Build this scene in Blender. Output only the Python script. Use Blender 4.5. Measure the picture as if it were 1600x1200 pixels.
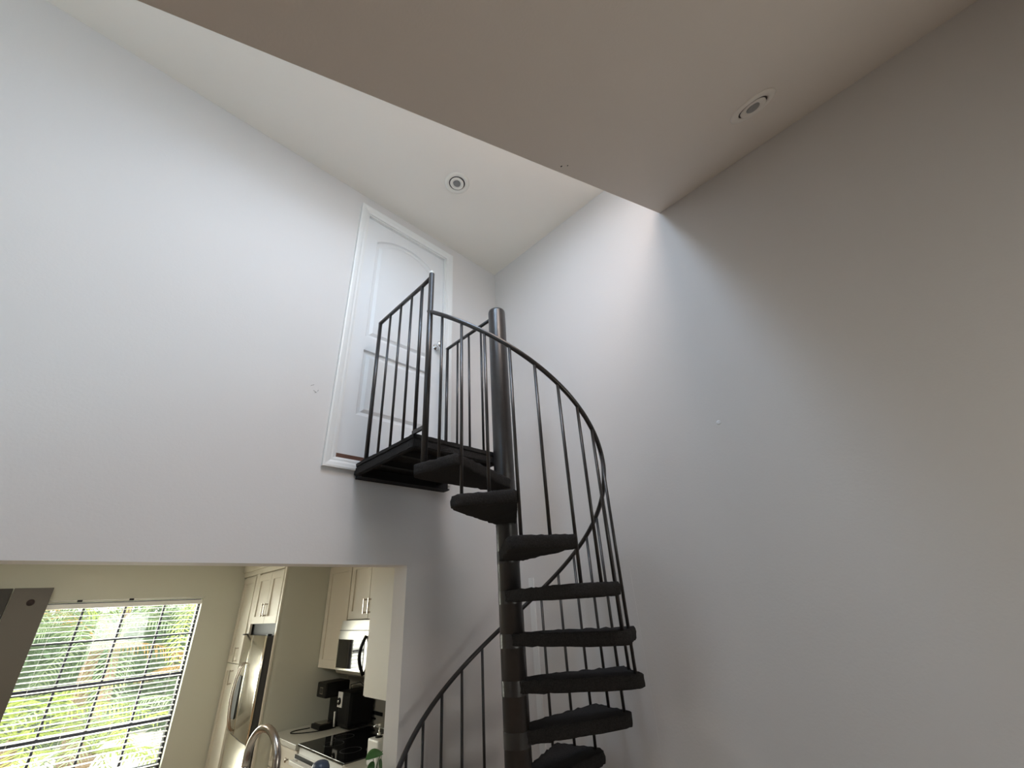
import bpy, bmesh, math, random
from mathutils import Matrix, Vector
random.seed(7)
PI = math.pi
H = 1.8                      # eye height: all z below are measured from the eye, H is added when meshes are linked

for o in list(bpy.data.objects): bpy.data.objects.remove(o)
SC = bpy.context.scene; COL = SC.collection

# ---------------------------------------------------------------- camera
cd = bpy.data.cameras.new('camera'); cam = bpy.data.objects.new('camera', cd); COL.objects.link(cam)
cd.sensor_width = 36; cd.lens = 656.0/1600*36; cd.clip_start = .02
R3 = Matrix(((0.7125183505253582, -0.2869594452800758, -0.6402904629378562),
             (-0.6994730950672168, -0.3623820974694576, -0.615968022474158),
             (-0.05527195890966069, 0.8867544712028171, -0.4589243056976837)))
cam.matrix_world = Matrix.Translation((0, 0, H)) @ R3.to_4x4()
SC.camera = cam

# ---------------------------------------------------------------- world, sun, daylight, exposure
SC.view_settings.view_transform = 'Standard'; SC.view_settings.look = 'None'
SC.view_settings.gamma = 1; SC.view_settings.use_curve_mapping = False
SC.view_settings.exposure = 0.08
wd = bpy.data.worlds.new('sky'); SC.world = wd; wd.use_nodes = True
nt = wd.node_tree; nt.nodes.clear()
wo = nt.nodes.new('ShaderNodeOutputWorld'); wb = nt.nodes.new('ShaderNodeBackground')
wb.inputs[0].default_value = (.80, .90, 1.0, 1); wb.inputs[1].default_value = 2.6
nt.links.new(wb.outputs[0], wo.inputs[0])

def sun(loc, rot, e, col):
    l = bpy.data.lights.new('sun', 'SUN'); l.energy = e; l.color = col; l.angle = .02
    o = bpy.data.objects.new('sun', l); COL.objects.link(o); o.location = loc; o.rotation_euler = rot
sun((0, 20, 12), (math.radians(38), 0, math.radians(-60)), 4.0, (1, .93, .8))

def area(name, loc, direction, sx, sy, power, col):
    l = bpy.data.lights.new(name, 'AREA'); l.shape = 'RECTANGLE'; l.size = sx; l.size_y = sy
    l.energy = power; l.color = col
    o = bpy.data.objects.new(name, l); COL.objects.link(o)
    o.location = (loc[0], loc[1], loc[2]+H)
    o.rotation_euler = Vector(direction).to_track_quat('-Z', 'Z').to_euler()
BACK_Y = -1.9; LEFT_X = -2.6
# daylight entering through the living room windows behind and left of the camera
# window openings: u0, u1, z0, z1 (back wall and left wall), x0, x1, y0, y1 (skylights)
WB1 = (.90, 1.90, -.50, .26); WB2 = (-1.50, -.50, .85, 1.75); WL1 = (-.65, .25, .70, 1.50); WL2 = (1.35, 2.20, .80, 2.10)
SKY = (-.10, 1.36, .96, 1.38); SKZ = (.60, 1.36, -.10, .62)
def daylight(name, q, where, power, col):
    u, v = (q[0]+q[1])/2, (q[2]+q[3])/2; su, sv = q[1]-q[0]-.02, q[3]-q[2]-.02
    if where == 'back': area(name, (u, BACK_Y-.12, v), (0, 1, .4), su, sv, power, col)
    elif where == 'left': area(name, (LEFT_X-.12, u, v), (1, 0, .3), su, sv, power, col)
    else: area(name, (u, v, 3.14), (0, 0, -1), su, sv, power, col)
daylight('daylight_back_low', WB1, 'back', 14, (1.0, .95, .86))
daylight('daylight_back_high', WB2, 'back', 17, (.50, .80, 1.0))
daylight('daylight_left_rear', WL1, 'left', 15, (.26, .60, 1.0))
daylight('daylight_left_front', WL2, 'left', 5, (1.0, .86, .72))
daylight('daylight_roof', SKY, 'roof', 31, (.56, .75, 1.0))
daylight('daylight_roof_rear', SKZ, 'roof', 29, (1.0, .84, .76))
area('daylight_kitchen', (.6, 6.45, -.4), (-.25, -1, -.1), 1.2, 1.4, 70, (1, .96, .88))

# ---------------------------------------------------------------- materials
def mat(name, col, rough=.6, metal=0, spec=.5, bump=0, bscale=200, vary=0, vscale=3, trans=0, alpha=1, sub=0, coat=0):
    m = bpy.data.materials.new(name); m.use_nodes = True; t = m.node_tree; b = t.nodes['Principled BSDF']
    b.inputs['Base Color'].default_value = (*col, 1); b.inputs['Roughness'].default_value = rough
    b.inputs['Metallic'].default_value = metal; b.inputs['Specular IOR Level'].default_value = spec
    b.inputs['Transmission Weight'].default_value = trans
    b.inputs['Coat Weight'].default_value = coat
    tc = t.nodes.new('ShaderNodeTexCoord')
    if vary:
        n = t.nodes.new('ShaderNodeTexNoise'); n.inputs['Scale'].default_value = vscale; n.inputs['Detail'].default_value = 4
        r = t.nodes.new('ShaderNodeMix'); r.data_type = 'RGBA'
        r.inputs[6].default_value = (*[c*(1-vary) for c in col], 1); r.inputs[7].default_value = (*[min(1, c*(1+vary)) for c in col], 1)
        t.links.new(tc.outputs['Object'], n.inputs['Vector']); t.links.new(n.outputs['Fac'], r.inputs[0]); t.links.new(r.outputs[2], b.inputs['Base Color'])
    if bump:
        n = t.nodes.new('ShaderNodeTexNoise'); n.inputs['Scale'].default_value = bscale; n.inputs['Detail'].default_value = 3
        u = t.nodes.new('ShaderNodeBump'); u.inputs['Strength'].default_value = bump; u.inputs['Distance'].default_value = .004
        t.links.new(tc.outputs['Object'], n.inputs['Vector']); t.links.new(n.outputs['Fac'], u.inputs['Height']); t.links.new(u.outputs[0], b.inputs['Normal'])
    return m
M = {
 'wall': mat('wall_paint', (.74, .705, .68), .75, spec=.25, bump=.12, bscale=90, vary=.012, vscale=1.3),
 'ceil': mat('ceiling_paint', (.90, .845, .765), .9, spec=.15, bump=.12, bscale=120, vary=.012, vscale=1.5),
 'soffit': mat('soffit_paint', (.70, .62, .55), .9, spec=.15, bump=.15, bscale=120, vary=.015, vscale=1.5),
 'kwall': mat('kitchen_wall_paint', (.60, .605, .52), .8, spec=.2, bump=.1, bscale=110),
 'trim': mat('white_trim_paint', (.84, .83, .81), .4),
 'door': mat('white_door_paint', (.82, .82, .82), .45),
 'black': mat('dark_painted_steel', (.030, .026, .025), .33, spec=.6, bump=.1, bscale=60, vary=.3, vscale=30),
 'carpet': mat('black_tread_carpet', (.036, .033, .032), 1, spec=.08, bump=1.0, bscale=260, vary=.5, vscale=160),
 'under': mat('dark_steel_underside', (.018, .016, .016), .7, spec=.2, bump=.3, bscale=80),
 'floor': mat('floor_boards', (.38, .25, .16), .45, vary=.12, vscale=2),
 'cab': mat('cream_cabinet_paint', (.70, .66, .56), .45),
 'counter': mat('pale_quartz', (.50, .49, .43), .3, vary=.12, vscale=60),
 'steel': mat('brushed_steel', (.74, .70, .60), .2, metal=1, bump=.05, bscale=14),
 'msteel': mat('microwave_steel', (.50, .48, .43), .3, metal=1),
 'nickel': mat('brushed_nickel', (.50, .45, .40), .24, metal=1),
 'chrome': mat('chrome', (.85, .85, .85), .08, metal=1),
 'dsteel': mat('dark_grey_appliance_side', (.05, .05, .05), .5),
 'gloss': mat('black_glass', (.006, .006, .007), .05, spec=.7),
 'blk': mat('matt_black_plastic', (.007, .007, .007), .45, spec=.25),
 'white': mat('white_plastic', (.8, .8, .77), .35),
 'blind': mat('white_blind_slat', (.86, .86, .82), .4),
 'frame': mat('dark_window_frame', (.012, .013, .022), .45),
 'grey': mat('grey_panel', (.10, .09, .076), .6, vary=.05),
 'dgrey': mat('dark_grey_panel', (.04, .036, .03), .6),
 'brown': mat('brown_threshold_wood', (.12, .05, .03), .5),
 'light': mat('downlight_white_enamel', (.86, .82, .74), .35),
 'lamp': mat('grey_led_lens', (.25, .24, .23), .3),
 'blue': mat('slate_blue_plastic', (.05, .075, .12), .35),
 'leaf': mat('green_leaf', (.045, .15, .03), .4, vary=.3, vscale=30),
 'pot': mat('terracotta_pot', (.35, .16, .09), .7),
 'soil': mat('dark_soil', (.03, .02, .015), .95),
 'tile': mat('grey_backsplash_tile', (.28, .26, .22), .25, vary=.1, vscale=12),
 'mark': mat('dark_wall_mark', (.16, .14, .13), .8),
 'hole': mat('screw_hole_dark', (.03, .02, .02), .9),
 'patch': mat('pale_filler', (.85, .84, .83), .7),
 'palmA': mat('palm_leaf_lime', (.50, .58, .12), .5, vary=.3, vscale=4),
 'palmB': mat('palm_leaf_grey_green', (.36, .44, .24), .5, vary=.3, vscale=4),
 'palmC': mat('palm_leaf_amber', (.55, .30, .09), .6, vary=.3, vscale=4),
 'trunk': mat('palm_trunk_bark', (.38, .25, .16), .9, bump=.6, bscale=20, vary=.3, vscale=12),
 'hedge': mat('dark_hedge_leaf', (.12, .18, .09), .7, vary=.5, vscale=5),
 'drive': mat('pale_driveway', (.80, .74, .68), .9, vary=.1, vscale=2),
 'house': mat('pale_stucco', (.74, .68, .62), .9),
 'red': mat('faded_red_band', (.62, .20, .18), .8),
 'glass': None, 'fillglow': None,
 'frost': mat('frosted_acrylic', (.85, .85, .83), .6),
 'flange': mat('soffit_light_flange', (.72, .65, .58), .5),
}
g = bpy.data.materials.new('window_glass'); g.use_nodes = True; t = g.node_tree; t.nodes.clear()
a = t.nodes.new('ShaderNodeOutputMaterial'); b1 = t.nodes.new('ShaderNodeBsdfTransparent'); b2 = t.nodes.new('ShaderNodeBsdfGlossy'); mx = t.nodes.new('ShaderNodeMixShader')
b1.inputs[0].default_value = (.96, .98, .96, 1); b2.inputs['Roughness'].default_value = .02
mx.inputs[0].default_value = .05
t.links.new(b1.outputs[0], mx.inputs[1]); t.links.new(b2.outputs[0], mx.inputs[2]); t.links.new(mx.outputs[0], a.inputs[0])
M['glass'] = g
M['fillglow'] = mat('fill_lamp_glow', (.9, .87, .8), .5); M['fillglow'].node_tree.nodes['Principled BSDF'].inputs['Emission Color'].default_value = (1, .93, .8, 1); M['fillglow'].node_tree.nodes['Principled BSDF'].inputs['Emission Strength'].default_value = 2.0  # glow for the added kitchen fill disc

# ---------------------------------------------------------------- helpers
def box(bm, x0, x1, y0, y1, z0, z1):
    v = [bm.verts.new((x, y, z)) for x in (min(x0, x1), max(x0, x1)) for y in (min(y0, y1), max(y0, y1)) for z in (min(z0, z1), max(z0, z1))]
    for f in ((0, 1, 3, 2), (4, 6, 7, 5), (0, 4, 5, 1), (2, 3, 7, 6), (0, 2, 6, 4), (1, 5, 7, 3)): bm.faces.new([v[i] for i in f])
    return v
def B(*boxes, bevel=0):
    bm = bmesh.new()
    for b in boxes: box(bm, *b)
    if bevel: bmesh.ops.bevel(bm, geom=bm.edges[:], offset=bevel, segments=2, affect='EDGES', profile=.6)
    return bm
def tube(bm, pts, r, seg=10, cap=True):
    pts = [Vector(p) for p in pts]; rings = []
    n = len(pts); up = Vector((0, 0, 1))
    for i, p in enumerate(pts):
        d = (pts[min(i+1, n-1)]-pts[max(i-1, 0)]).normalized()
        if i == 0:
            a = d.orthogonal().normalized()
        else:
            a = (a - d*a.dot(d)).normalized()
        b = d.cross(a); rr = r[i] if isinstance(r, (list, tuple)) else r
        rings.append([bm.verts.new(p+a*math.cos(2*PI*k/seg)*rr+b*math.sin(2*PI*k/seg)*rr) for k in range(seg)])
    for A, C in zip(rings, rings[1:]):
        for k in range(seg):
            f = bm.faces.new((A[k], A[(k+1) % seg], C[(k+1) % seg], C[k])); f.smooth = True
    if cap: bm.faces.new(rings[0][::-1]); bm.faces.new(rings[-1])
    return bm
def T(pts, r, seg=10): return tube(bmesh.new(), pts, r, seg)
def lathe(bm, c, prof, seg=32, axis='z', closed=False):
    rings = []
    for (r, h) in prof:
        ring = []
        for k in range(seg):
            a = 2*PI*k/seg
            if axis == 'z': p = (c[0]+r*math.cos(a), c[1]+r*math.sin(a), c[2]+h)
            elif axis == 'y': p = (c[0]+r*math.cos(a), c[1]+h, c[2]+r*math.sin(a))
            else: p = (c[0]+h, c[1]+r*math.cos(a), c[2]+r*math.sin(a))
            ring.append(bm.verts.new(p))
        rings.append(ring)
    for A, C in zip(rings, rings[1:]):
        for k in range(seg):
            f = bm.faces.new((A[k], A[(k+1) % seg], C[(k+1) % seg], C[k])); f.smooth = True
    if closed:
        for k in range(seg): bm.faces.new((rings[-1][k], rings[-1][(k+1) % seg], rings[0][(k+1) % seg], rings[0][k]))
    else:
        if prof[0][0] > 1e-6: bm.faces.new(rings[0][::-1])
        if prof[-1][0] > 1e-6: bm.faces.new(rings[-1])
    return bm
def L(c, prof, seg=32, axis='z', closed=False): return lathe(bmesh.new(), c, prof, seg, axis, closed)
def prism(bm, poly, z0, z1):
    a = [bm.verts.new((x, y, z0)) for x, y in poly]; b = [bm.verts.new((x, y, z1)) for x, y in poly]; n = len(poly)
    bm.faces.new(a[::-1]); bm.faces.new(b)
    for i in range(n): bm.faces.new((a[i], a[(i+1) % n], b[(i+1) % n], b[i]))
    return bm
def wloc(o):
    v = Vector((0, 0, 0))
    while o: v = v+o.location; o = o.parent
    return v
def obj(name, bm, m, parent=None, label=None, cat=None, group=None, kind=None, raw=False):
    if not raw:
        for v in bm.verts: v.co.z += H
    bmesh.ops.recalc_face_normals(bm, faces=bm.faces[:])
    if parent is None:
        xs = [v.co for v in bm.verts]
        lo = Vector((min(c.x for c in xs), min(c.y for c in xs), min(c.z for c in xs))); hi = Vector((max(c.x for c in xs), max(c.y for c in xs), 0))
        loc = Vector(((lo.x+hi.x)/2, (lo.y+hi.y)/2, lo.z))
    else: loc = wloc(parent)
    if not raw or parent is None:
        for v in bm.verts: v.co -= loc
    me = bpy.data.meshes.new(name); bm.to_mesh(me); bm.free()
    me.materials.append(M[m] if isinstance(m, str) else m)
    o = bpy.data.objects.new(name, me); COL.objects.link(o)
    if parent is None: o.location = loc
    else: o.parent = parent
    return tag(o, label, cat, group, kind)
def tag(o, label=None, cat=None, group=None, kind=None):
    if label: o['label'] = label
    if cat: o['category'] = cat
    if group: o['group'] = group
    if kind: o['kind'] = kind
    return o
def thing(name, loc, label=None, cat=None, group=None, kind=None):
    o = bpy.data.objects.new(name, None); o.empty_display_size = .1; COL.objects.link(o)
    o.location = (loc[0], loc[1], loc[2]+H)
    return tag(o, label, cat, group, kind)
def struct(name, bm, m, parent=None):
    return obj(name, bm, m, parent, kind=None if parent else 'structure')
def wall_bm(us, vs, holes, c0, c1, axis):
    """slab in the u-z plane between c0 and c1 with rectangular holes; axis 'y' means the slab is normal to y"""
    bm = bmesh.new(); us = sorted(set(us)); vs = sorted(set(vs)); cache = {}
    def P(u, v, c):
        k = (u, v, c)
        if k not in cache: cache[k] = bm.verts.new((u, c, v) if axis == 'y' else ((c, u, v) if axis == 'x' else (u, v, c)))
        return cache[k]
    def solid(i, j):
        if i < 0 or j < 0 or i >= len(us)-1 or j >= len(vs)-1: return False
        u = (us[i]+us[i+1])/2; v = (vs[j]+vs[j+1])/2
        return not any(h[0] < u < h[1] and h[2] < v < h[3] for h in holes)
    for i in range(len(us)-1):
        for j in range(len(vs)-1):
            if not solid(i, j): continue
            u0, u1, v0, v1 = us[i], us[i+1], vs[j], vs[j+1]
            for c in (c0, c1): bm.faces.new((P(u0, v0, c), P(u1, v0, c), P(u1, v1, c), P(u0, v1, c)))
            for di, dj, a, b in ((-1, 0, (u0, v0), (u0, v1)), (1, 0, (u1, v0), (u1, v1)), (0, -1, (u0, v0), (u1, v0)), (0, 1, (u0, v1), (u1, v1))):
                if not solid(i+di, j+dj): bm.faces.new((P(*a, c0), P(*b, c0), P(*b, c1), P(*a, c1)))
    return bm
def wall(name, m, u0, u1, v0, v1, holes, c0, c1, axis):
    us = [u0, u1]+[h[k] for h in holes for k in (0, 1)]; vs = [v0, v1]+[h[k] for h in holes for k in (2, 3)]
    return struct(name, wall_bm(us, vs, holes, c0, c1, axis), m)

# ---------------------------------------------------------------- the shell
FL = -H; CZ = 3.01; SZ = 2.41; WX = 2.338; WY = 2.40; WT = .14; KC = .62
DX0, DX1, DZ0, DZ1 = .953, 1.721, .808, 2.84                  # opening of the upper door
OX0, OX1, OZ = -1.9, 1.485, .228                              # kitchen opening
struct('floor', B((LEFT_X-.15, WX+.2, BACK_Y-.15, 6.4, FL-.12, FL)), 'floor')
far = wall('wall_far', 'wall', LEFT_X, WX, FL, CZ, [(OX0, OX1, FL-.01, OZ), (DX0, DX1, DZ0, DZ1)], WY, WY+WT, 'y')
wr = wall('wall_right', 'wall', BACK_Y, WY+WT, FL, CZ, [], WX, WX+.14, 'x')
wall('wall_left', 'wall', BACK_Y, WY+WT, FL, CZ, [WL1, WL2], LEFT_X-.14, LEFT_X, 'x')
wall('wall_back', 'wall', LEFT_X-.14, WX+.14, FL, CZ, [WB1, WB2], BACK_Y-.14, BACK_Y, 'y')
wall('ceiling', 'ceil', LEFT_X-.14, WX+.14, BACK_Y-.14, WY+WT, [SKY, SKZ], CZ, CZ+.12, 'z')
for n, q in ((2, SKY), (3, SKZ)):
    struct('trim_%d' % n, B((q[0]-.03, q[0], q[2]-.03, q[3]+.03, CZ+.12, CZ+.2), (q[1], q[1]+.03, q[2]-.03, q[3]+.03, CZ+.12, CZ+.2),
        (q[0], q[1], q[2]-.03, q[2], CZ+.12, CZ+.2), (q[0], q[1], q[3], q[3]+.03, CZ+.12, CZ+.2)), 'trim')
    struct('window_%d' % (n+1), B((q[0]-.03, q[1]+.03, q[2]-.03, q[3]+.03, CZ+.2, CZ+.22)), 'frost')
# sloping lower ceiling: its free edge runs square to the right wall and falls towards the left
SE = .672; SS = .57; SFX = -1.0
def sz(x): return SZ+SS*(x-2.328)
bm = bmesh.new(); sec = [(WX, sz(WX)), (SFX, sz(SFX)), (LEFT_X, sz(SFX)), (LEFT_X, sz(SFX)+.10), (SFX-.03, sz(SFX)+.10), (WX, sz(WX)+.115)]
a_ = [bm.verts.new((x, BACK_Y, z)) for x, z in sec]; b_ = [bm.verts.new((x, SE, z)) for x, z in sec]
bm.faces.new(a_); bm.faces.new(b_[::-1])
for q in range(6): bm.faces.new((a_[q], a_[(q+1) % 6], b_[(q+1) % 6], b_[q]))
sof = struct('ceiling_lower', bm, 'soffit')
# living room windows behind the camera
def win(name, q, where):
    u0, u1, v0, v1 = q; f = .045; y = (BACK_Y if where == 'back' else LEFT_X)-.07
    w = thing(name, ((u0+u1)/2, y, v0) if where == 'back' else (y, (u0+u1)/2, v0), kind='structure')
    def bb(*rs): return B(*[(r[0], r[1], y-r[4], y+r[4], r[2], r[3]) if where == 'back' else (y-r[4], y+r[4], r[0], r[1], r[2], r[3]) for r in rs])
    obj('window_frame', bb((u0, u1, v0, v0+f, .03), (u0, u1, v1-f, v1, .03), (u0, u0+f, v0+f, v1-f, .03), (u1-f, u1, v0+f, v1-f, .03)), 'trim', w)
    obj('mullion', bb(((u0+u1)/2-.015, (u0+u1)/2+.015, v0+f, v1-f, .02)), 'trim', w)
    obj('pane', bb((u0+f, u1-f, v0+f, v1-f, .003)), 'glass', w)
win('window_2', WB1, 'back'); win('window_5', WB2, 'back'); win('window_6', WL1, 'left'); win('window_7', WL2, 'left')

# kitchen shell
KY = 6.09; PX = 1.586; PY = 4.744
WX0, WX1, WZ0, WZ1 = -.045, 1.217, -1.28, .218
wall('wall_kitchen_back', 'kwall', -1.9, 2.48, FL, KC, [(WX0, WX1, WZ0, WZ1)], KY, KY+.16, 'y')
wall('wall_kitchen_right', 'kwall', WY+WT, KY, FL, KC, [], 2.35, 2.48, 'x')
wall('wall_kitchen_left', 'kwall', WY+WT, KY, FL, KC, [], -2.03, -1.9, 'x')
struct('wall_kitchen_return', B((PX+.012, 2.35, PY, PY+.03, FL, KC)), 'kwall')
struct('ceiling_kitchen', B((-2.03, 2.48, WY+WT, KY+.16, KC, KC+.1)), 'ceil')
kc = struct('added_fill_lamp', L((-.1, 4.2, KC), [(.19, 0), (.19, -.02), (.17, -.05), (.10, -.07), (0, -.075)], 28), 'fillglow')  # unseen glowing disc, added with the fill light below it
area('kitchen_fill', (-.1, 4.2, KC-.10), (0, .15, -1), .36, .36, 21, (1.0, .95, .84))  # fill light added to brighten the kitchen walls
struct('trim_1', B((PX, PX+.012, PY-.004, PY+.034, FL, KC)), 'cab')
struct('wall_backsplash', B((2.338, 2.35, WY+WT, PY, -.89, -.43)), 'tile')

# small marks on the paint
for (x, z, a, l) in ((.756, 1.215, .6, .022), (.776, 1.189, -.5, .018), (.785, 1.178, .3, .012), (.80, 1.19, 1.2, .01)):
    b = bmesh.new(); tube(b, [(x, WY-.0006, z), (x+l*math.cos(a), WY-.0006, z+l*math.sin(a))], .0009, 5); obj('scuff_mark', b, 'mark', far, label='thin dark scratch on the paint')
obj('filler_spot', L((WX, .70, .806), [(.012, -.0012), (.009, -.002)], 12, 'x'), 'patch', wr, label='pale round spot of filler')
for x, y, r in ((1.066, .641, .0042), (1.094, .626, .0032)):
    hb = L((0, 0, 0), [(r, .001), (r, -.001), (r*.6, -.0014)], 10)
    bmesh.ops.transform(hb, matrix=Matrix.Translation((x, y, sz(x))) @ Matrix.Rotation(-math.atan(SS), 4, 'Y'), verts=hb.verts)
    obj('screw_hole', hb, 'hole', sof, label='small dark screw hole')

# ---------------------------------------------------------------- upper door
def loop_arch(x0, x1, z0, z1, rise, ins, n=14):
    x0 += ins; x1 -= ins; z0 += ins
    pts = [(x0, z0), (x1, z0)]
    w = (x1-x0)/2; cx = (x0+x1)/2
    if rise:
        rr = rise; 
        for i in range(n+1):
            u = 1-2*i/n; pts.append((cx+w*u, z1-ins-rr+rr*(1-abs(u)**2.2)))
    else:
        pts += [(x1, z1-ins), (x0, z1-ins)]
    return pts
def door_slab(x0, x1, z0, z1, y, th, panels):
    bm = bmesh.new()
    def ring(pts, yy): return [bm.verts.new((x, yy, z)) for x, z in pts]
    out = ring([(x0, z0), (x1, z0), (x1, z1), (x0, z1)], y); edges = [bm.edges.new((out[i], out[(i+1) % 4])) for i in range(4)]
    back = ring([(x0, z0), (x1, z0), (x1, z1), (x0, z1)], y+th)
    loops = []
    for p in panels:
        r = ring(loop_arch(*p, 0), y); loops.append(r); n = len(r)
        edges += [bm.edges.new((r[i], r[(i+1) % n])) for i in range(n)]
    bmesh.ops.triangle_fill(bm, edges=edges, use_beauty=True)
    bm.faces.new(back)
    for i in range(4): bm.faces.new((out[i], out[(i+1) % 4], back[(i+1) % 4], back[i]))
    for p, r in zip(panels, loops):
        prev = r
        for ins, dy in ((.007, .013), (.028, .015), (.050, .003)):
            c = ring(loop_arch(*p, ins), y+dy); n = len(c)
            for i in range(n): bm.faces.new((prev[i], prev[(i+1) % n], c[(i+1) % n], c[i]))
            prev = c
        bm.faces.new(prev)
    return bm
d1 = thing('door_1', ((DX0+DX1)/2, WY, DZ0), kind='structure')
obj('door_slab', door_slab(DX0+.012, DX1-.012, DZ0+.035, DZ1-.012, WY+.022, .035,
    [(1.062, 1.612, 1.715, 2.72, .10), (1.062, 1.612, 1.115, 1.605, 0)]), 'door', d1)
jb = [(DX0, DX0+.011, WY, WY+.09, DZ0, DZ1), (DX1-.011, DX1, WY, WY+.09, DZ0, DZ1), (DX0+.011, DX1-.011, WY, WY+.09, DZ1-.011, DZ1)]
obj('door_jamb', B(*jb), 'trim', d1)
obj('threshold', B((DX0+.011, DX1-.011, WY+.012, WY+.10, DZ0, DZ0+.032)), 'brown', d1, label='dark brown wooden threshold strip')
def casing(x0, x1, z0, z1, w, bottom=True):
    """mitred picture-frame casing with a stepped profile"""
    bm = bmesh.new()
    prof = [(0, 0), (0, -.010), (.012, -.013), (.022, -.013), (.034, -.018), (w-.010, -.022), (w, -.020), (w, 0)]
    cs = [(x0, z0, -1, -1), (x1, z0, 1, -1), (x1, z1, 1, 1), (x0, z1, -1, 1)]
    cols = [[bm.verts.new((x+sx*o, WY+d, z+sz*o)) for o, d in prof] for x, z, sx, sz in cs]
    for i in range(4):
        A, C = cols[i], cols[(i+1) % 4]
        for k in range(len(prof)-1): bm.faces.new((A[k], A[k+1], C[k+1], C[k]))
    return bm
obj('door_casing', casing(DX0, DX1, DZ0, DZ1, .065), 'trim', d1)
kb = L((1.655, WY+.022, 1.86), [(.030, 0), (.030, -.006), (.014, -.010), (.011, -.035), (.022, -.042), (.028, -.055), (.026, -.066), (.012, -.072), (0.0, -.073)], 20, 'y')
obj('door_knob', kb, 'chrome', d1, label='polished chrome knob')

# closet door low on the right wall, behind the stair
d2 = thing('door_2', (WX, 1.75, FL), kind='structure')
obj('door_casing', B((WX-.010, WX, 2.155, 2.20, FL, .136)), 'trim', d2)
obj('door_slab', B((WX-.0008, WX+.004, 1.40, 2.148, FL+.01, .130)), 'wall', d2)
obj('door_knob', L((WX-.002, 1.46, -.85), [(.028, 0), (.028, -.006), (.010, -.01), (.010, -.03), (.024, -.04), (.024, -.055), (0, -.06)], 16, 'x'), 'nickel', d2)

# ---------------------------------------------------------------- recessed lights
def downlight(c, z, label, r=.098, tilt=(0, 0), fm='light', slope=0):
    t = thing('recessed_downlight', (c[0], c[1], z), label, 'ceiling light')
    W = Matrix.Translation((c[0], c[1], z)) @ Matrix.Rotation(slope, 4, 'Y')
    G = W @ Matrix.Translation((0, 0, -.003)) @ Matrix.Rotation(tilt[0], 4, 'X') @ Matrix.Rotation(tilt[1], 4, 'Y')
    def put(name, b, m, mt):
        bmesh.ops.transform(b, matrix=mt, verts=b.verts); return obj(name, b, m, t)
    O = (0, 0, 0)
    put('trim_ring', L(O, [(r, .001), (r, -.003), (r*.93, -.008), (r*.70, -.009), (r*.64, -.005), (r*.64, .001)], 40), fm, W)
    put('recess', L(O, [(r*.645, -.0045), (r*.60, -.003), (r*.58, -.0005)], 40), 'hole', W)
    put('gimbal', L(O, [(r*.56, 0), (r*.56, -.009), (r*.50, -.012), (r*.36, -.009), (r*.30, -.004), (0, -.004)], 36), fm, G)
    put('lens', L(O, [(r*.29, -.001), (r*.29, -.008), (r*.24, -.012), (r*.10, -.015), (0, -.015)], 24), 'lamp', G)
downlight((1.384, 1.805), CZ, 'round cream recessed light in the high ceiling above the stair and upper door', .098, (.06, .08))
downlight((1.773, -.049), sz(1.773), 'round recessed light in the low sloping ceiling, with a thin black gap around it', .105, (.0, .09), 'flange', -math.atan(SS))

# ---------------------------------------------------------------- spiral staircase
SX, SY, SR, SK = 1.648, 1.691, .556, .4102
def hz(th): return 1.594-SK*math.radians(th-170)
def pol(th, r=SR): t = math.radians(th); return SX+r*math.cos(t), SY+r*math.sin(t)
LZ = .79; RISE = .185; STEP = 25.7; TH0 = 193.0
st = thing('spiral_staircase', (SX, SY, FL), 'dark steel spiral staircase with black carpeted treads winding up to the white upper door', 'staircase')
bm = L((SX, SY, 0), [(.058, FL), (.058, 1.772), (.055, 1.786), (.040, 1.794), (0, 1.796)], 40); obj('pole', bm, 'black', st)
lo = L((SX, SY, FL), [(.12, 0), (.12, .012), (.07, .016)], 32); obj('base_plate', lo, 'black', st)
# handrail
b = bmesh.new(); tube(b, [(*pol(th), hz(th)) for th in [181+i*3 for i in range(int((507-181)/3)+1)]], .0125, 10); obj('handrail', b, 'black', st)
# newel of the landing: tall post standing on the first tread
px, py = pol(182.5); b = T([(px, py, LZ-RISE), (px, py, 1.785)], .0165, 12); newel = obj('post', b, 'black', st)
obj('post_cap', L((px, py, 1.785), [(.016, 0), (.016, .012), (.010, .018), (0, .019)], 12), 'white', newel, label='pale cap on the post')
# treads: one mesh, copied
def tread_mesh():
    bm = bmesh.new(); a0, a1 = math.radians(-13.6), math.radians(12.3); ro = .585; ri = .052
    pl = lambda r, d: (r*math.cos(math.radians(d)), r*math.sin(math.radians(d)))
    corners = [(ri*.2, -ri), pl(.535, -19), pl(.562, -18), pl(.590, -13.5), pl(.585, 10.5), pl(.565, 12.2), (ri*.2, ri)]
    poly = []
    for (x0, y0), (x1, y1) in zip(corners, corners[1:]+corners[:1]):
        n = max(1, int(math.hypot(x1-x0, y1-y0)/.022))
        poly += [(x0+(x1-x0)*i/n, y0+(y1-y0)*i/n) for i in range(n)]
    cx = sum(p[0] for p in poly)/len(poly); cy = sum(p[1] for p in poly)/len(poly)
    rings = []
    for z, s in ((-.001, .93), (0, .98), (-.006, .998), (-.020, 1.004), (-.036, 1.002), (-.050, .995), (-.053, .96)):
        rings.append([bm.verts.new((cx+(x-cx)*s+random.uniform(-.0035, .0035), cy+(y-cy)*s+random.uniform(-.0035, .0035), z+random.uniform(-.003, .003))) for x, y in poly])
    n = len(poly)
    for A, C in zip(rings, rings[1:]):
        for k in range(n): f = bm.faces.new((A[k], A[(k+1) % n], C[(k+1) % n], C[k])); f.smooth = True
    bm.faces.new(rings[0]); bm.faces.new(rings[-1][::-1])
    return bm
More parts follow.
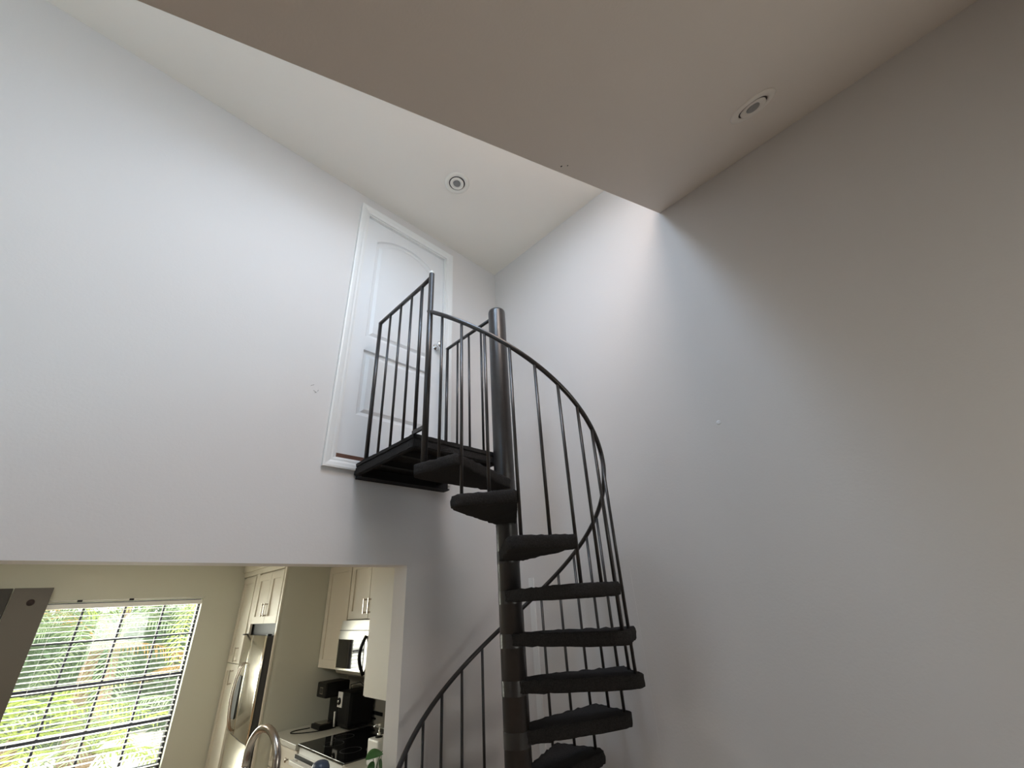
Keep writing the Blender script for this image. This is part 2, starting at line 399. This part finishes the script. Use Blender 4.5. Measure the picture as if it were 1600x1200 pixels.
def mesh_of(bm, name, m):
    bmesh.ops.recalc_face_normals(bm, faces=bm.faces[:]); me = bpy.data.meshes.new(name); bm.to_mesh(me); bm.free(); me.materials.append(M[m]); return me
tm = mesh_of(tread_mesh(), 'tread', 'carpet')
cm = mesh_of(L((0, 0, 0), [(.0575, -.062), (.0591, -.0618), (.0591, -.0610), (.0591, -.004), (.0591, -.0032), (.0575, -.003)], 28), 'tread_collar', 'black')
for i in range(1, 14):
    z = LZ-RISE*i; o = bpy.data.objects.new('tread', tm); COL.objects.link(o); o.parent = st
    o.location = (0, 0, z-FL); o.rotation_euler = (0, 0, math.radians(TH0+STEP*(i-1)))
    for nm, me in (('tread_collar', cm),):
        c = bpy.data.objects.new(nm, me); COL.objects.link(c); c.parent = o
# balusters of the flight
k = 0
while True:
    th = TH0+STEP/2*k
    if th > 505: break
    # middle bars end on their own tread, shared bars run down to the next tread
    i = k//2+1 if k % 2 == 0 else (k+1)//2+1
    if i > 13: i = 13
    zb = LZ-RISE*i-.004
    x, y = pol(th); obj('baluster', T([(x, y, zb), (x, y, hz(th))], .0078, 8), 'black', st); k += 1
# landing
LX0, LX1, LY0, LY1 = 1.085, 1.655, 1.755, WY-.002
def rough_box(x0, x1, y0, y1, z0, z1, step=.025, j=.0018):
    bm = B((x0, x1, y0, y1, z0, z1))
    bmesh.ops.bevel(bm, geom=bm.edges[:], offset=.006, segments=2, affect='EDGES')
    n = int(max(x1-x0, y1-y0)/step)
    es = [e for e in bm.edges if e.calc_length() > step*3]
    bmesh.ops.subdivide_edges(bm, edges=es, cuts=min(n, 20), use_grid_fill=True)
    for v in bm.verts: v.co += Vector([random.uniform(-j, j) for _ in range(3)])
    return bm
ld = obj('landing', rough_box(LX0, LX1, LY0, LY1, LZ-.030, LZ), 'carpet', st)
obj('fascia', rough_box(LX0, LX0+.028, LY0, LY1, LZ-.078, LZ-.028), 'carpet', ld)
obj('fascia', rough_box(LX0, LX1, LY0, LY0+.028, LZ-.072, LZ-.028), 'carpet', ld)
obj('joist', B((LX0+.03, LX1, 1.93, 1.955, LZ-.066, LZ-.030)), 'under', ld)
obj('joist', B((LX0+.03, LX1, 2.14, 2.165, LZ-.066, LZ-.030)), 'under', ld)
obj('side_frame', B((LX1-.012, LX1+.004, LY0+.03, LY1, LZ-.072, LZ-.030)), 'under', ld)
obj('wall_bracket', B((1.098, 1.742, WY-.05, WY-.001, LZ-.095, LZ-.034), (1.10, 1.738, WY-.075, WY-.05, LZ-.095, LZ-.088)), 'under', ld)
obj('strap', B((LX0-.002, LX0+.010, LY0-.085, LY0+.02, LZ-.006, LZ+.014)), 'black', ld)
RZ = 1.762
lx = 1.096
lr = obj('landing_rail', T([(px, py, RZ), (lx, LY0, RZ), (lx, 2.288, RZ)], .0125, 10), 'black', st)
b = bmesh.new(); tube(b, [(1.65, 1.74, RZ), (1.65, 2.262, RZ)], .0125, 10); obj('landing_rail', b, 'black', st)
obj('landing_post', T([(lx, 2.282, LZ), (lx, 2.282, RZ)], .0125, 10), 'black', st)
obj('landing_post', T([(lx, 1.77, LZ-.01), (lx, 1.77, RZ)], .0100, 10), 'black', st)
obj('landing_post', T([(1.65, 2.256, LZ-.01), (1.65, 2.256, RZ)], .0115, 10), 'black', st)
for y in (2.145, 2.012, 1.885): obj('landing_baluster', T([(lx, y, LZ-.003), (lx, y, RZ)], .0078, 8), 'black', st)
for y in (2.13, 1.997, 1.864): obj('landing_baluster', T([(1.65, y, LZ-.003), (1.65, y, RZ)], .0078, 8), 'black', st)

# ---------------------------------------------------------------- kitchen cabinets (doors face -x)
def shaker(bm, x, y0, y1, z0, z1, w=.065):
    """door leaf with recessed panel; front face at x, 20 mm thick"""
    box(bm, x, x+.02, y0, y0+w, z0, z1); box(bm, x, x+.02, y1-w, y1, z0, z1)
    box(bm, x, x+.02, y0+w, y1-w, z0, z0+w); box(bm, x, x+.02, y0+w, y1-w, z1-w, z1)
    box(bm, x+.012, x+.02, y0+w, y1-w, z0+w, z1-w)
    return bm
def handle(x, y, z0, z1, parent):
    b = B((x-.034, x-.026, y-.006, y+.006, z0, z1), (x-.028, x, y-.006, y+.006, z0+.004, z0+.016), (x-.028, x, y-.006, y+.006, z1-.016, z1-.004))
    return obj('handle', b, 'nickel', parent)
# tall pantry
pt = thing('pantry_cabinet', (1.9, 5.87, FL), 'tall narrow cream cabinet in the corner beside the kitchen window', 'cabinet')
obj('body', B((PX+.022, 2.348, 5.64, KY-.002, FL, .42)), 'cab', pt)
obj('crown', B((PX-.010, 2.348, 5.64, KY-.002, .42, .47), (PX-.028, 2.348, 5.64, KY-.002, .47, .60)), 'cab', pt)
dd = obj('door', shaker(bmesh.new(), PX, 5.66, 6.075, -.415, .405), 'cab', pt); handle(PX, 5.775, -.40, -.27, dd)
dd = obj('door', shaker(bmesh.new(), PX, 5.66, 6.075, -1.70, -.422), 'cab', pt); handle(PX, 5.795, -.60, -.47, dd)
# cabinet over the fridge
oc = thing('fridge_top_cabinet', (1.95, 5.2, -.06), 'cream two-door wall cabinet directly above the steel refrigerator', 'cabinet')
obj('body', B((PX+.022, 2.348, PY+.032, 5.635, -.055, .42), (PX+.002, 2.348, 5.616, 5.637, -.16, -.055), (PX+.002, PX+.022, 5.54, 5.635, -.155, .42)), 'cab', oc)
obj('crown', B((PX-.010, 2.348, PY+.036, 5.64, .42, .47), (PX-.028, 2.348, PY+.036, 5.64, .47, .60)), 'cab', oc)
dd = obj('door', shaker(bmesh.new(), PX, 5.146, 5.53, -.06, .405), 'cab', oc); handle(PX, 5.178, 0, .12, dd)
dd = obj('door', shaker(bmesh.new(), PX, 4.80, 5.140, -.06, .405), 'cab', oc); handle(PX, 5.112, 0, .12, dd)
# fridge
fx = 1.535; fy0, fy1 = 4.785, 5.612; fz = -.158; sp = 5.315
fr = thing('refrigerator', (1.95, 5.2, FL), 'stainless steel refrigerator reflecting the blinds, with bowed steel handles', 'refrigerator')
obj('body', prism(bmesh.new(), [(fx+.003, fy0+.004), (fx+.08, fy1-.004), (2.32, fy1-.004), (2.32, fy0+.004)], FL+.02, fz-.008), 'dsteel', fr)
obj('gap_shade_panel', B((fx+.085, fx+.10, fy0+.004, fy1-.02, fz-.004, -.062)), 'blk', fr)  # black panel: shade of the gap above the fridge, put in as colour
def curved_door(y0, y1, z0, z1, x=fx, bulge=.003, th=.03, nseg=10):
    fxy = lambda y: x-.012+.058*(y-fy0)/(fy1-fy0)
    poly = []
    for i in range(nseg+1):
        u = i/nseg; poly.append((fxy(y0+(y1-y0)*u)+bulge*(2*u-1)**2, y0+(y1-y0)*u))
    poly += [(fxy(y1)+th, y1), (fxy(y0)+.012, y0)]
    bm = prism(bmesh.new(), poly, z0, z1)
    for f in bm.faces:
        if abs(f.normal.z) < .5 and f.calc_center_median().x < x+bulge+.048 : f.smooth = True
    return bm
ldoor = obj('door', curved_door(sp+.003, fy1, -.945, fz), 'steel', fr); rdoor = obj('door', curved_door(fy0, sp-.003, -.945, fz), 'steel', fr)
obj('freezer_drawer', curved_door(fy0, fy1, FL+.06, -.955, bulge=.016), 'steel', fr)
for y, p in ((sp+.024, ldoor), (sp-.024, rdoor)):
    n = 14; pts = [(fx-.002-.050*math.sin(PI*i/n)**.6, y, -.905+(.515)*i/n) for i in range(n+1)]
    pts = [(fx+.02, y, -.905)]+pts+[(fx+.02, y, -.39)]
    obj('handle', T(pts, .0085, 10), 'nickel', p)
obj('dispenser', B((fx+.024, fx+.06, 5.40, 5.56, -.84, -.50)), 'blk', ldoor, label='black water dispenser recess')
hg = [obj('hinge_cover', B((fx+.01, fx+.045, y, y+.06, fz, fz+.012), bevel=.003), 'blk', fr) for y in (fy0+.03, fy1-.09)]
# upper cabinets of the right wall
UX = 2.017
uc = thing('upper_wall_cabinet', (2.18, 4.48, -.455), 'tall cream wall cabinet between the end panel and the microwave', 'cabinet')
obj('body', B((UX+.022, 2.35, 4.235, PY-.002, -.455, .42)), 'cab', uc)
obj('door', shaker(bmesh.new(), UX, 4.24, 4.735, -.455, .415), 'cab', uc)
mc = thing('microwave_top_cabinet', (2.18, 3.84, -.065), 'short cream two-door cabinet right above the microwave', 'cabinet')
obj('body', B((UX+.022, 2.35, 3.462, 4.228, -.062, .42)), 'cab', mc)
dd = obj('door', shaker(bmesh.new(), UX, 3.848, 4.225, -.065, .415), 'cab', mc); handle(UX, 3.885, -.025, .095, dd)
dd = obj('door', shaker(bmesh.new(), UX, 3.465, 3.842, -.065, .415), 'cab', mc); handle(UX, 3.805, -.025, .095, dd)
# cabinet hung on the back of the far wall: its side panel faces the opening
bc = thing('opening_side_cabinet', (1.9, 2.68, -.448), 'cream wall cabinet seen from its plain side just inside the kitchen opening', 'cabinet')
obj('body', B((1.487, 2.33, WY+WT+.002, 2.79, -.448, .42)), 'cab', bc)
dd = obj('door', B((1.489, 1.90, 2.79, 2.81, -.445, .418)), 'cab', bc)
dd2 = obj('door', B((1.905, 2.328, 2.79, 2.81, -.445, .418)), 'cab', bc)
# microwave
mx0 = 1.955
mw = thing('microwave', (2.15, 3.84, -.48), 'stainless over-the-range microwave with black glass window under the short cabinet', 'microwave')
poly = [(2.345, -.072), (mx0+.02, -.072), (mx0, -.215), (mx0, -.44), (mx0+.012, -.465), (mx0+.05, -.485), (2.345, -.485)]
bm = bmesh.new(); a = [bm.verts.new((x, 3.466, z)) for x, z in poly]; c = [bm.verts.new((x, 4.222, z)) for x, z in poly]
bm.faces.new(a); bm.faces.new(c[::-1])
for i in range(len(poly)): bm.faces.new((a[i], a[(i+1) % 7], c[(i+1) % 7], c[i]))
obj('body', bm, 'msteel', mw)
wdw = obj('window', B((mx0-.004, mx0+.002, 3.74, 4.205, -.425, -.215)), 'gloss', mw)
obj('window_trim', B((mx0-.007, mx0+.002, 4.205, 4.214, -.43, -.21), (mx0-.007, mx0+.002, 3.74, 4.205, -.432, -.425)), 'steel', mw)
n = 10; obj('handle', T([(mx0-.004-.045*math.sin(PI*i/n), 3.715, -.455+.27*i/n) for i in range(n+1)], .013, 10), 'blk', mw)
obj('control_panel', B((mx0-.003, mx0+.001, 3.475, 3.69, -.43, -.215)), 'gloss', mw)
obj('vent_line', B((mx0+.001, mx0+.006, 3.47, 4.22, -.150, -.145)), 'blk', mw)

# ---------------------------------------------------------------- counters
CT = -.89; CX = 1.682
cb = thing('base_cabinet', (2.0, 4.45, FL), 'white base cabinet with drawer and round knob left of the cooktop', 'cabinet')
obj('body', B((CX+.045, 2.33, 4.17, PY-.002, FL+.02, CT-.035)), 'cab', cb)
dr = obj('drawer', shaker(bmesh.new(), CX+.023, 4.18, PY-.01, CT-.21, CT-.045, .03), 'cab', cb)
obj('knob', L((CX+.023, 4.33, CT-.115), [(.006, 0), (.006, -.012), (.015, -.018), (.015, -.026), (0, -.028)], 16, 'x'), 'nickel', dr)
obj('door', shaker(bmesh.new(), CX+.023, 4.18, PY-.01, FL+.1, CT-.22, .06), 'cab', cb)
tag(obj('worktop', B((CX, 2.338, 4.163, PY-.002, CT-.035, CT), bevel=.003), 'counter'), 'pale speckled worktop between the end panel and the black cooktop', 'worktop')
tag(obj('worktop', B((1.487, 2.338, WY+WT+.002, 3.12, CT-.035, CT), (CX, 2.338, 3.12, 3.368, CT-.035, CT)), 'counter'), 'pale speckled corner worktop carrying the white canister, beyond the wall end', 'worktop')
tag(obj('corner_base_cabinet', B((1.50, 2.33, WY+WT+.002, 3.08, FL+.02, CT-.035), (CX+.04, 2.33, 3.08, 3.36, FL+.02, CT-.035)), 'cab'), 'cream corner base cabinet under the worktop beyond the wall end', 'cabinet')
rg = thing('range_cooker', (2.0, 3.77, FL), 'range with wide black glass cooktop and white oven door handle', 'oven')
obj('body', B((CX+.03, 2.33, 3.375, 4.157, FL+.02, CT-.01)), 'white', rg)
obj('cooktop', B((CX+.015, 2.30, 3.372, 4.160, CT-.010, CT+.006), bevel=.003), 'gloss', rg)
obj('oven_door', B((CX-.005, CX+.03, 3.385, 4.15, FL+.25, CT-.055)), 'white', rg)
obj('oven_glass', B((CX-.008, CX-.004, 3.46, 4.08, FL+.40, CT-.135)), 'gloss', rg)
obj('oven_handle', B((CX-.055, CX-.030, 3.42, 4.115, CT-.095, CT-.07), (CX-.035, CX, 3.43, 3.46, CT-.092, CT-.073), (CX-.035, CX, 4.08, 4.11, CT-.092, CT-.073), bevel=.003), 'white', rg)
obj('vent_gap', B((CX-.006, CX-.001, 3.40, 4.14, CT-.072, CT-.05)), 'blk', rg)
for y in (3.5, 3.62, 3.9, 4.02): obj('burner_ring', L((2.0 if y in (3.5, 4.02) else 1.86, y, CT+.006), [(.075, 0), (.075, .0006), (.072, .0006), (.072, 0)], 28, closed=True), 'dsteel', rg)
# outlet on the backsplash
ou = thing('wall_outlet', (2.335, 4.15, -.83), 'pair of dark horizontal slots in the tiled splashback', 'outlet')
obj('slot', B((2.331, 2.338, 4.04, 4.20, -.815, -.790)), 'blk', ou); obj('slot', B((2.331, 2.338, 4.15, 4.27, -.849, -.838)), 'blk', ou)

# coffee maker
cf = thing('coffee_maker', (2.12, 4.52, CT), 'black drip coffee maker against the end panel on the worktop', 'coffee maker')
obj('base', B((1.965, 2.20, 4.42, 4.60, CT, CT+.035), bevel=.008), 'blk', cf)
obj('column', B((2.11, 2.20, 4.42, 4.60, CT+.035, CT+.24), bevel=.008), 'blk', cf)
hd = obj('head', B((1.98, 2.20, 4.415, 4.605, CT+.22, CT+.335), bevel=.014), 'blk', cf)
obj('badge', B((1.976, 1.981, 4.47, 4.53, CT+.25, CT+.30), bevel=.001), 'nickel', hd, label='small square silver-edged display')
obj('badge_screen', B((1.9745, 1.9765, 4.477, 4.523, CT+.256, CT+.294)), 'gloss', hd)
obj('drip_tray', B((1.985, 2.09, 4.44, 4.58, CT+.035, CT+.041)), 'nickel', cf)
# air fryer
af = thing('air_fryer', (2.2, 4.27, CT), 'black countertop fryer with silver side panel and round dial beside the cooktop', 'fryer')
obj('body', B((2.09, 2.325, 4.175, 4.39, CT+.012, CT+.27), bevel=.03), 'blk', af)
fa = obj('fascia', B((2.084, 2.092, 4.30, 4.385, CT+.15, CT+.262), bevel=.003), 'white', af, label='silver-white control fascia')
obj('dial', L((2.084, 4.345, CT+.195), [(.026, 0), (.026, -.010), (.018, -.014), (0, -.014)], 20, 'x'), 'blk', fa)
obj('dial_cap', L((2.07, 4.345, CT+.195), [(.014, 0), (.014, -.003), (0, -.003)], 16, 'x'), 'chrome', fa)
obj('handle', T([(2.075, 4.385, CT+.015), (2.07, 4.385, CT+.12)], .008, 8), 'white', af, label='pale upright bar handle')
wire = [(2.16, 4.30, CT+.27), (2.14, 4.28, CT+.31), (2.20, 4.22, CT+.325), (2.22, 4.19, CT+.30), (2.22, 4.20, CT+.27)]
obj('carry_loop', T(wire, .004, 6), 'blk', af)
# cord on the worktop
cp = [(2.10, 4.405, .004), (2.02, 4.40, .004), (1.94, 4.42, .004), (1.86, 4.47, .004), (1.80, 4.53, .004), (1.79, 4.58, .004), (1.83, 4.615, .004), (1.90, 4.61, .004), (1.94, 4.60, .004), (1.958, 4.592, .005)]
def smooth(pts, n=6):
    P = [Vector(p) for p in pts]; out = []
    for i in range(len(P)-1):
        a, b, c, d = P[max(i-1, 0)], P[i], P[i+1], P[min(i+2, len(P)-1)]
        for k in range(n):
            t = k/n; out.append(.5*((2*b)+(c-a)*t+(2*a-5*b+4*c-d)*t*t+(3*b-a-3*c+d)*t**3))
    return out+[P[-1]]
tag(obj('power_cord', T([(p.x, p.y, CT+p.z) for p in smooth(cp)], .0038, 6), 'blk'), 'thin black power cord looped on the pale worktop', 'cord')
# white canister with chrome pump
cn = thing('soap_canister', (1.84, 3.17, CT), 'white rounded canister with a chrome pump standing on the corner worktop', 'canister')
obj('body', B((1.775, 1.93, 3.10, 3.235, CT, CT+.140), bevel=.012), 'white', cn)
obj('lid_ring', L((1.825, 3.18, CT+.140), [(.024, 0), (.024, .006), (.016, .006)], 20), 'blk', cn)
pm = obj('pump', L((1.825, 3.18, CT+.143), [(.012, 0), (.012, .02), (.005, .022), (.005, .055), (.011, .057), (.011, .068), (0, .069)], 16), 'chrome', cn)
obj('spout', T([(1.825, 3.18, CT+.207), (1.80, 3.185, CT+.209), (1.788, 3.187, CT+.198)], .0045, 8), 'chrome', pm)

# peninsula in the opening with sink faucet, tumbler and plant
pc = thing('peninsula', (.2, 2.55, FL), 'pale peninsula counter with sink standing in the kitchen opening', 'counter')
obj('body', B((-.9, 1.30, 2.34, 2.92, FL, CT-.035)), 'cab', pc)
PXS = (.25, .80, 2.52, 2.86)
obj('top', wall_bm([-.95, 1.484, .55, 1.05], [2.30, 2.95, 2.50, 2.86], [(.55, 1.05, 2.50, 2.86)], CT-.035, CT, 'z'), 'counter', pc)
obj('basin', wall_bm([.55, 1.05], [2.50, 2.86], [], CT-.20, CT-.19, 'z'), 'steel', pc)
fc = thing('kitchen_faucet', (.90, 2.40, CT), 'brushed nickel gooseneck faucet rising in front of the refrigerator', 'faucet')
bx, by = .900, 2.405; ax, ay = .862, 2.668
pts = [(bx, by, CT), (bx, by, -.57)]
for i in range(1, 17):
    a = PI*i/16; u = (1-math.cos(a))/2; pts.append((bx+(ax-bx)*u, by+(ay-by)*u, -.57+.118*math.sin(a)))
pts.append((ax, ay, -.605))
obj('spout', T(pts, .0165, 14), 'nickel', fc)
obj('base', L((bx, by, CT), [(.03, 0), (.03, .006), (.022, .012), (.021, .09), (.0165, .10)], 20), 'nickel', fc)
obj('spray_head', L((ax, ay, -.67), [(.0, 0), (.015, 0), (.0185, .004), (.0185, .05), (.0165, .068)], 16), 'nickel', fc)
obj('aerator', L((ax, ay, -.6705), [(.0145, 0), (.0145, -.002), (0, -.002)], 14), 'blk', fc)
obj('lever', T([(bx+.02, by, CT+.055), (bx+.05, by-.005, CT+.065), (bx+.09, by-.01, CT+.09)], .006, 8), 'nickel', fc)
tb = thing('water_tumbler', (1.185, 2.60, CT), 'dark slate-blue tumbler with rounded lid, in front of the oven', 'tumbler')
obj('body', L((1.185, 2.60, CT), [(.030, 0), (.033, .004), (.041, .17), (.042, .20)], 28), 'blue', tb)
obj('lid', L((1.185, 2.60, CT+.20), [(.043, 0), (.044, .006), (.042, .024), (.034, .040), (.02, .047), (0, .049)], 28), 'blue', tb)
pl = thing('potted_plant', (1.43, 2.53, CT), 'small potted plant with broad round green leaves beside the wall end', 'plant')
obj('pot', L((1.42, 2.50, CT), [(.032, 0), (.045, .085), (.048, .088), (.048, .10), (.042, .10), (.040, .088)], 24), 'pot', pl)
obj('soil', L((1.42, 2.50, CT+.086), [(.040, 0), (.02, .004), (0, .004)], 16), 'soil', pl)
def leaf(base, tip, w, parent, droop=.01):
    b = bmesh.new(); base, tip = Vector(base), Vector(tip); d = tip-base; side = d.cross(Vector((0, -.6, 1))).normalized(); n = 8; rows = []
    for i in range(n+1):
        t = i/n; ww = w*math.sin(PI*min(1, t*.92+.06))**.75*(1 if t < .98 else 0); c = base+d*t+Vector((0, 0, -droop*(2*t-1)**2))
        rows.append([b.verts.new(c+side*ww*s+Vector((0, 0, .12*ww*abs(s)))) for s in (-1, -.5, 0, .5, 1)])
    for A, C in zip(rows, rows[1:]):
        for k in range(4): f = b.faces.new((A[k], A[k+1], C[k+1], C[k])); f.smooth = True
    r = bmesh.ops.extrude_face_region(b, geom=b.faces[:]); bmesh.ops.translate(b, verts=[v for v in r['geom'] if isinstance(v, bmesh.types.BMVert)], vec=(0, 0, -.0008))
    lf = obj('leaf', b, 'leaf', parent); return lf
leafs = [((1.462, 2.50, -.650), (1.368, 2.50, -.656), .027), ((1.440, 2.49, -.670), (1.466, 2.50, -.740), .019), ((1.412, 2.50, -.672), (1.384, 2.49, -.745), .018), ((1.40, 2.53, -.74), (1.36, 2.56, -.77), .016), ((1.44, 2.46, -.75), (1.46, 2.42, -.78), .018)]
for base, tip, w in leafs:
    lf = leaf(base, tip, w, pl)
    obj('stem', T([(1.42, 2.50, CT+.09), ((1.42+base[0])/2, (2.50+base[1])/2, base[2]-.03), base], .0018, 5), 'leaf', pl)

# grey panels left of the window
gp = thing('grey_side_panel', (-.11, 5.93, FL), 'tall grey panel with a round black hole overlapping the left of the window', 'panel')
obj('board', B((-.232, .012, 5.90, 5.955, FL, .338), bevel=.002), 'grey', gp)
obj('hole_ring', L((-.100, 5.90, .222), [(.026, .0), (.026, -.002), (.020, -.004), (0, -.004)], 24, 'y'), 'hole', gp, label='round black hole near the top')
tag(obj('dark_cabinet', B((-.80, -.245, 5.99, KY-.002, FL, .342), bevel=.002), 'dgrey'), 'tall dark grey cabinet in shadow left of the panel with the round hole', 'cabinet')

# ---------------------------------------------------------------- kitchen window and blinds
w1 = thing('window_1', ((WX0+WX1)/2, KY+.11, WZ0), kind='structure')
yf = KY+.11
obj('window_frame', B((WX0, WX1, yf-.03, yf+.04, WZ1-.035, WZ1), (WX0, WX1, yf-.03, yf+.04, WZ0, WZ0+.05), (WX0, WX0+.03, yf-.03, yf+.04, WZ0+.05, WZ1-.035), (WX1-.022, WX1, yf-.03, yf+.04, WZ0+.05, WZ1-.035)), 'frame', w1)
for x in (.274, .586, .904): obj('muntin', B((x-.009, x+.009, yf-.012, yf+.012, WZ0+.05, WZ1-.035)), 'frame', w1)
for z, t in ((-.112, .011), (-.478, .021), (-.845, .014), (-1.2, .014)): obj('muntin', B((WX0+.03, WX1-.022, yf-.014, yf+.014, z-t, z+t)), 'frame', w1)
obj('pane', B((WX0+.03, WX1-.022, yf-.003, yf+.001, WZ0+.05, WZ1-.035)), 'glass', w1)
obj('window_sill', B((WX0-.02, WX1+.02, KY-.03, KY+.08, WZ0-.03, WZ0)), 'trim', w1)
bl = thing('window_blind', (.6, KY+.03, WZ0), 'open white horizontal blind hanging in the kitchen window', 'blind')
obj('headrail', B((WX0+.005, WX1-.004, KY-.005, KY+.05, WZ1-.052, WZ1-.012), bevel=.003), 'blind', bl)
sm = B((-.612, .612, -.021, .021, -.0013, .0013)); sm = mesh_of(sm, 'slat', 'blind')
zc = WZ1-.075; 
while zc > WZ0+.03:
    o = bpy.data.objects.new('slat', sm); COL.objects.link(o); o.parent = bl
    o.location = (-.6+.586+.0, 0, zc-WZ0); o.location.x = (WX0+WX1)/2-.6; o.rotation_euler = (math.radians(random.uniform(4, 6.5)), 0, 0)
    zc -= .0415
obj('bottom_rail', B((WX0+.005, WX1-.004, KY+.008, KY+.052, WZ0+.004, WZ0+.022)), 'blind', bl)
for x in (.10, .42, .75, 1.10):
    for yy in (KY+.006, KY+.052): obj('ladder_cord', T([(x, yy, WZ0+.02), (x, yy, WZ1-.05)], .0009, 5), 'blind', bl)
cr = tag(obj('curtain_rod', T([(WX0-.02, KY-.028, WZ1+.012), (WX1+.008, KY-.028, WZ1+.012)], .0055, 8), 'blind'), 'thin pale rod along the top of the kitchen window', 'rod')
for x in (.22, .60): obj('rod_clip', B((x-.018, x+.018, KY-.036, KY-.002, WZ1+.002, WZ1+.019)), 'blk', cr)

# ---------------------------------------------------------------- garden beyond the window
GZ = -2.0
struct('ground', B((-30, 45, 6.6, 60, GZ-.1, GZ)), 'drive')
hs = thing('neighbour_house', (9, 22, GZ), 'pale stucco house across the driveway with a faded red band', 'building')
obj('wall', B((3.2, 16, 20, 26, GZ, 2.2)), 'house', hs)
obj('band', B((3.1, 16.1, 19.95, 20.0, -1.22, -.98)), 'red', hs)
obj('roof', prism(bmesh.new(), [(2.9, 19.6), (16.4, 19.6), (16.4, 26.4), (2.9, 26.4)], 2.2, 2.35), 'trunk', hs)
def frond_mesh(name, m, length=1.7, n=30, arch=.55, lw=.34, seed=0):
    rnd = random.Random(seed); bm = bmesh.new(); pts = []
    for i in range(n+1):
        t = i/n; pts.append(Vector((length*(t-.12*t*t), 0, arch*length*(t*.9-1.15*t*t))))
    tube(bm, pts, [.012*(1-.8*i/n)+.002 for i in range(n+1)], 5)
    for i in range(3, n+1):
        t = i/n; p = pts[i]; d = (pts[i]-pts[i-1]).normalized(); ll = lw*math.sin(PI*min(1, .12+t*.84))**.6*rnd.uniform(.85, 1.1)
        for s in (-1, 1):
            tip = p+d*ll*.55+Vector((0, s*ll*.8, -ll*rnd.uniform(.15, .5))); mid = (p+tip)/2+Vector((0, 0, ll*.08)); w = .011
            a = [bm.verts.new(p-d*w*.5), bm.verts.new(p+d*w*.5), bm.verts.new(mid+d*w), bm.verts.new(mid-d*w), bm.verts.new(tip)]
            bm.faces.new((a[0], a[1], a[2], a[3])); bm.faces.new((a[3], a[2], a[4]))
    return mesh_of(bm, name, m)
FM = [frond_mesh('frond', 'palmA', seed=1), frond_mesh('frond', 'palmB', seed=2, arch=.7), frond_mesh('frond', 'palmC', seed=3, arch=.3)]
def palm(x, y, ztop, label, mats, nf=13, s=1.0, seed=0):
    rnd = random.Random(seed); t = thing('palm_tree', (x, y, GZ), label, 'palm')
    hgt = ztop-GZ; pts = [(x+.05*math.sin(i), y, GZ+hgt*i/6) for i in range(7)]; pts[-1] = (x, y, ztop)
    obj('trunk', T(pts, [.11-.006*i for i in range(7)], 10), 'trunk', t)
    for i in range(nf):
        o = bpy.data.objects.new('frond', FM[rnd.choice(mats)]); COL.objects.link(o); o.parent = t
        o.location = (0, 0, hgt); o.rotation_euler = (rnd.uniform(-.3, .3), rnd.uniform(-.75, .5), 2*PI*i/nf+rnd.uniform(-.2, .2)); k = s*rnd.uniform(.8, 1.1); o.scale = (k, k, k)
specs = [(-.35, 8.9, .35, 'lime-leaved palm nearest the window at its left', [0, 1, 1], 1), (.75, 9.6, -.25, 'grey-green palm with amber old fronds in the middle of the window', [1, 1, 2], 2),
         (1.9, 9.0, .30, 'bright yellow-green palm at the top right of the window', [0, 0, 1], 3), (.2, 8.4, -1.1, 'low lime palm at the bottom left of the window', [0, 0, 1], 4),
         (1.2, 12.0, .55, 'tall palm with pale fronds standing far behind the others', [1, 0], 5), (-1.2, 11.5, .2, 'grey-green palm behind the left one', [1, 1, 0], 6), (3.1, 12.5, -.9, 'short yellow palm by the driveway at the right', [0, 0, 2], 7), (.9, 8.3, -1.35, 'low spreading palm under the middle of the window', [0, 1], 8)]
for x, y, zt, lb, ms, sd in specs: palm(x, y, zt, lb, ms, seed=sd)
# clipped hedge behind the palms: leaf clusters nobody could count
bm = bmesh.new(); rnd = random.Random(5)
for i in range(5200):
    x = rnd.uniform(-4, 2.6); y = rnd.uniform(13.2, 14.2); z = GZ+rnd.uniform(0, 2.6)*(1-.12*abs(math.sin(x*2)))
    s = rnd.uniform(.05, .11); a = rnd.uniform(0, 2*PI); u = Vector((math.cos(a), rnd.uniform(-.4, .4), math.sin(a)))*s; v = Vector((-math.sin(a), rnd.uniform(-.4, .4), math.cos(a)))*s*.5
    c = Vector((x, y, z)); q = [bm.verts.new(c-u), bm.verts.new(c+v), bm.verts.new(c+u), bm.verts.new(c-v)]; bm.faces.new(q)
box(bm, -4, 2.6, 13.6, 14.0, GZ, GZ+2.2)
tag(obj('hedge', bm, 'hedge'), 'dark green leafy hedge behind the palms', 'hedge', kind='stuff')
bpy.context.view_layer.update()
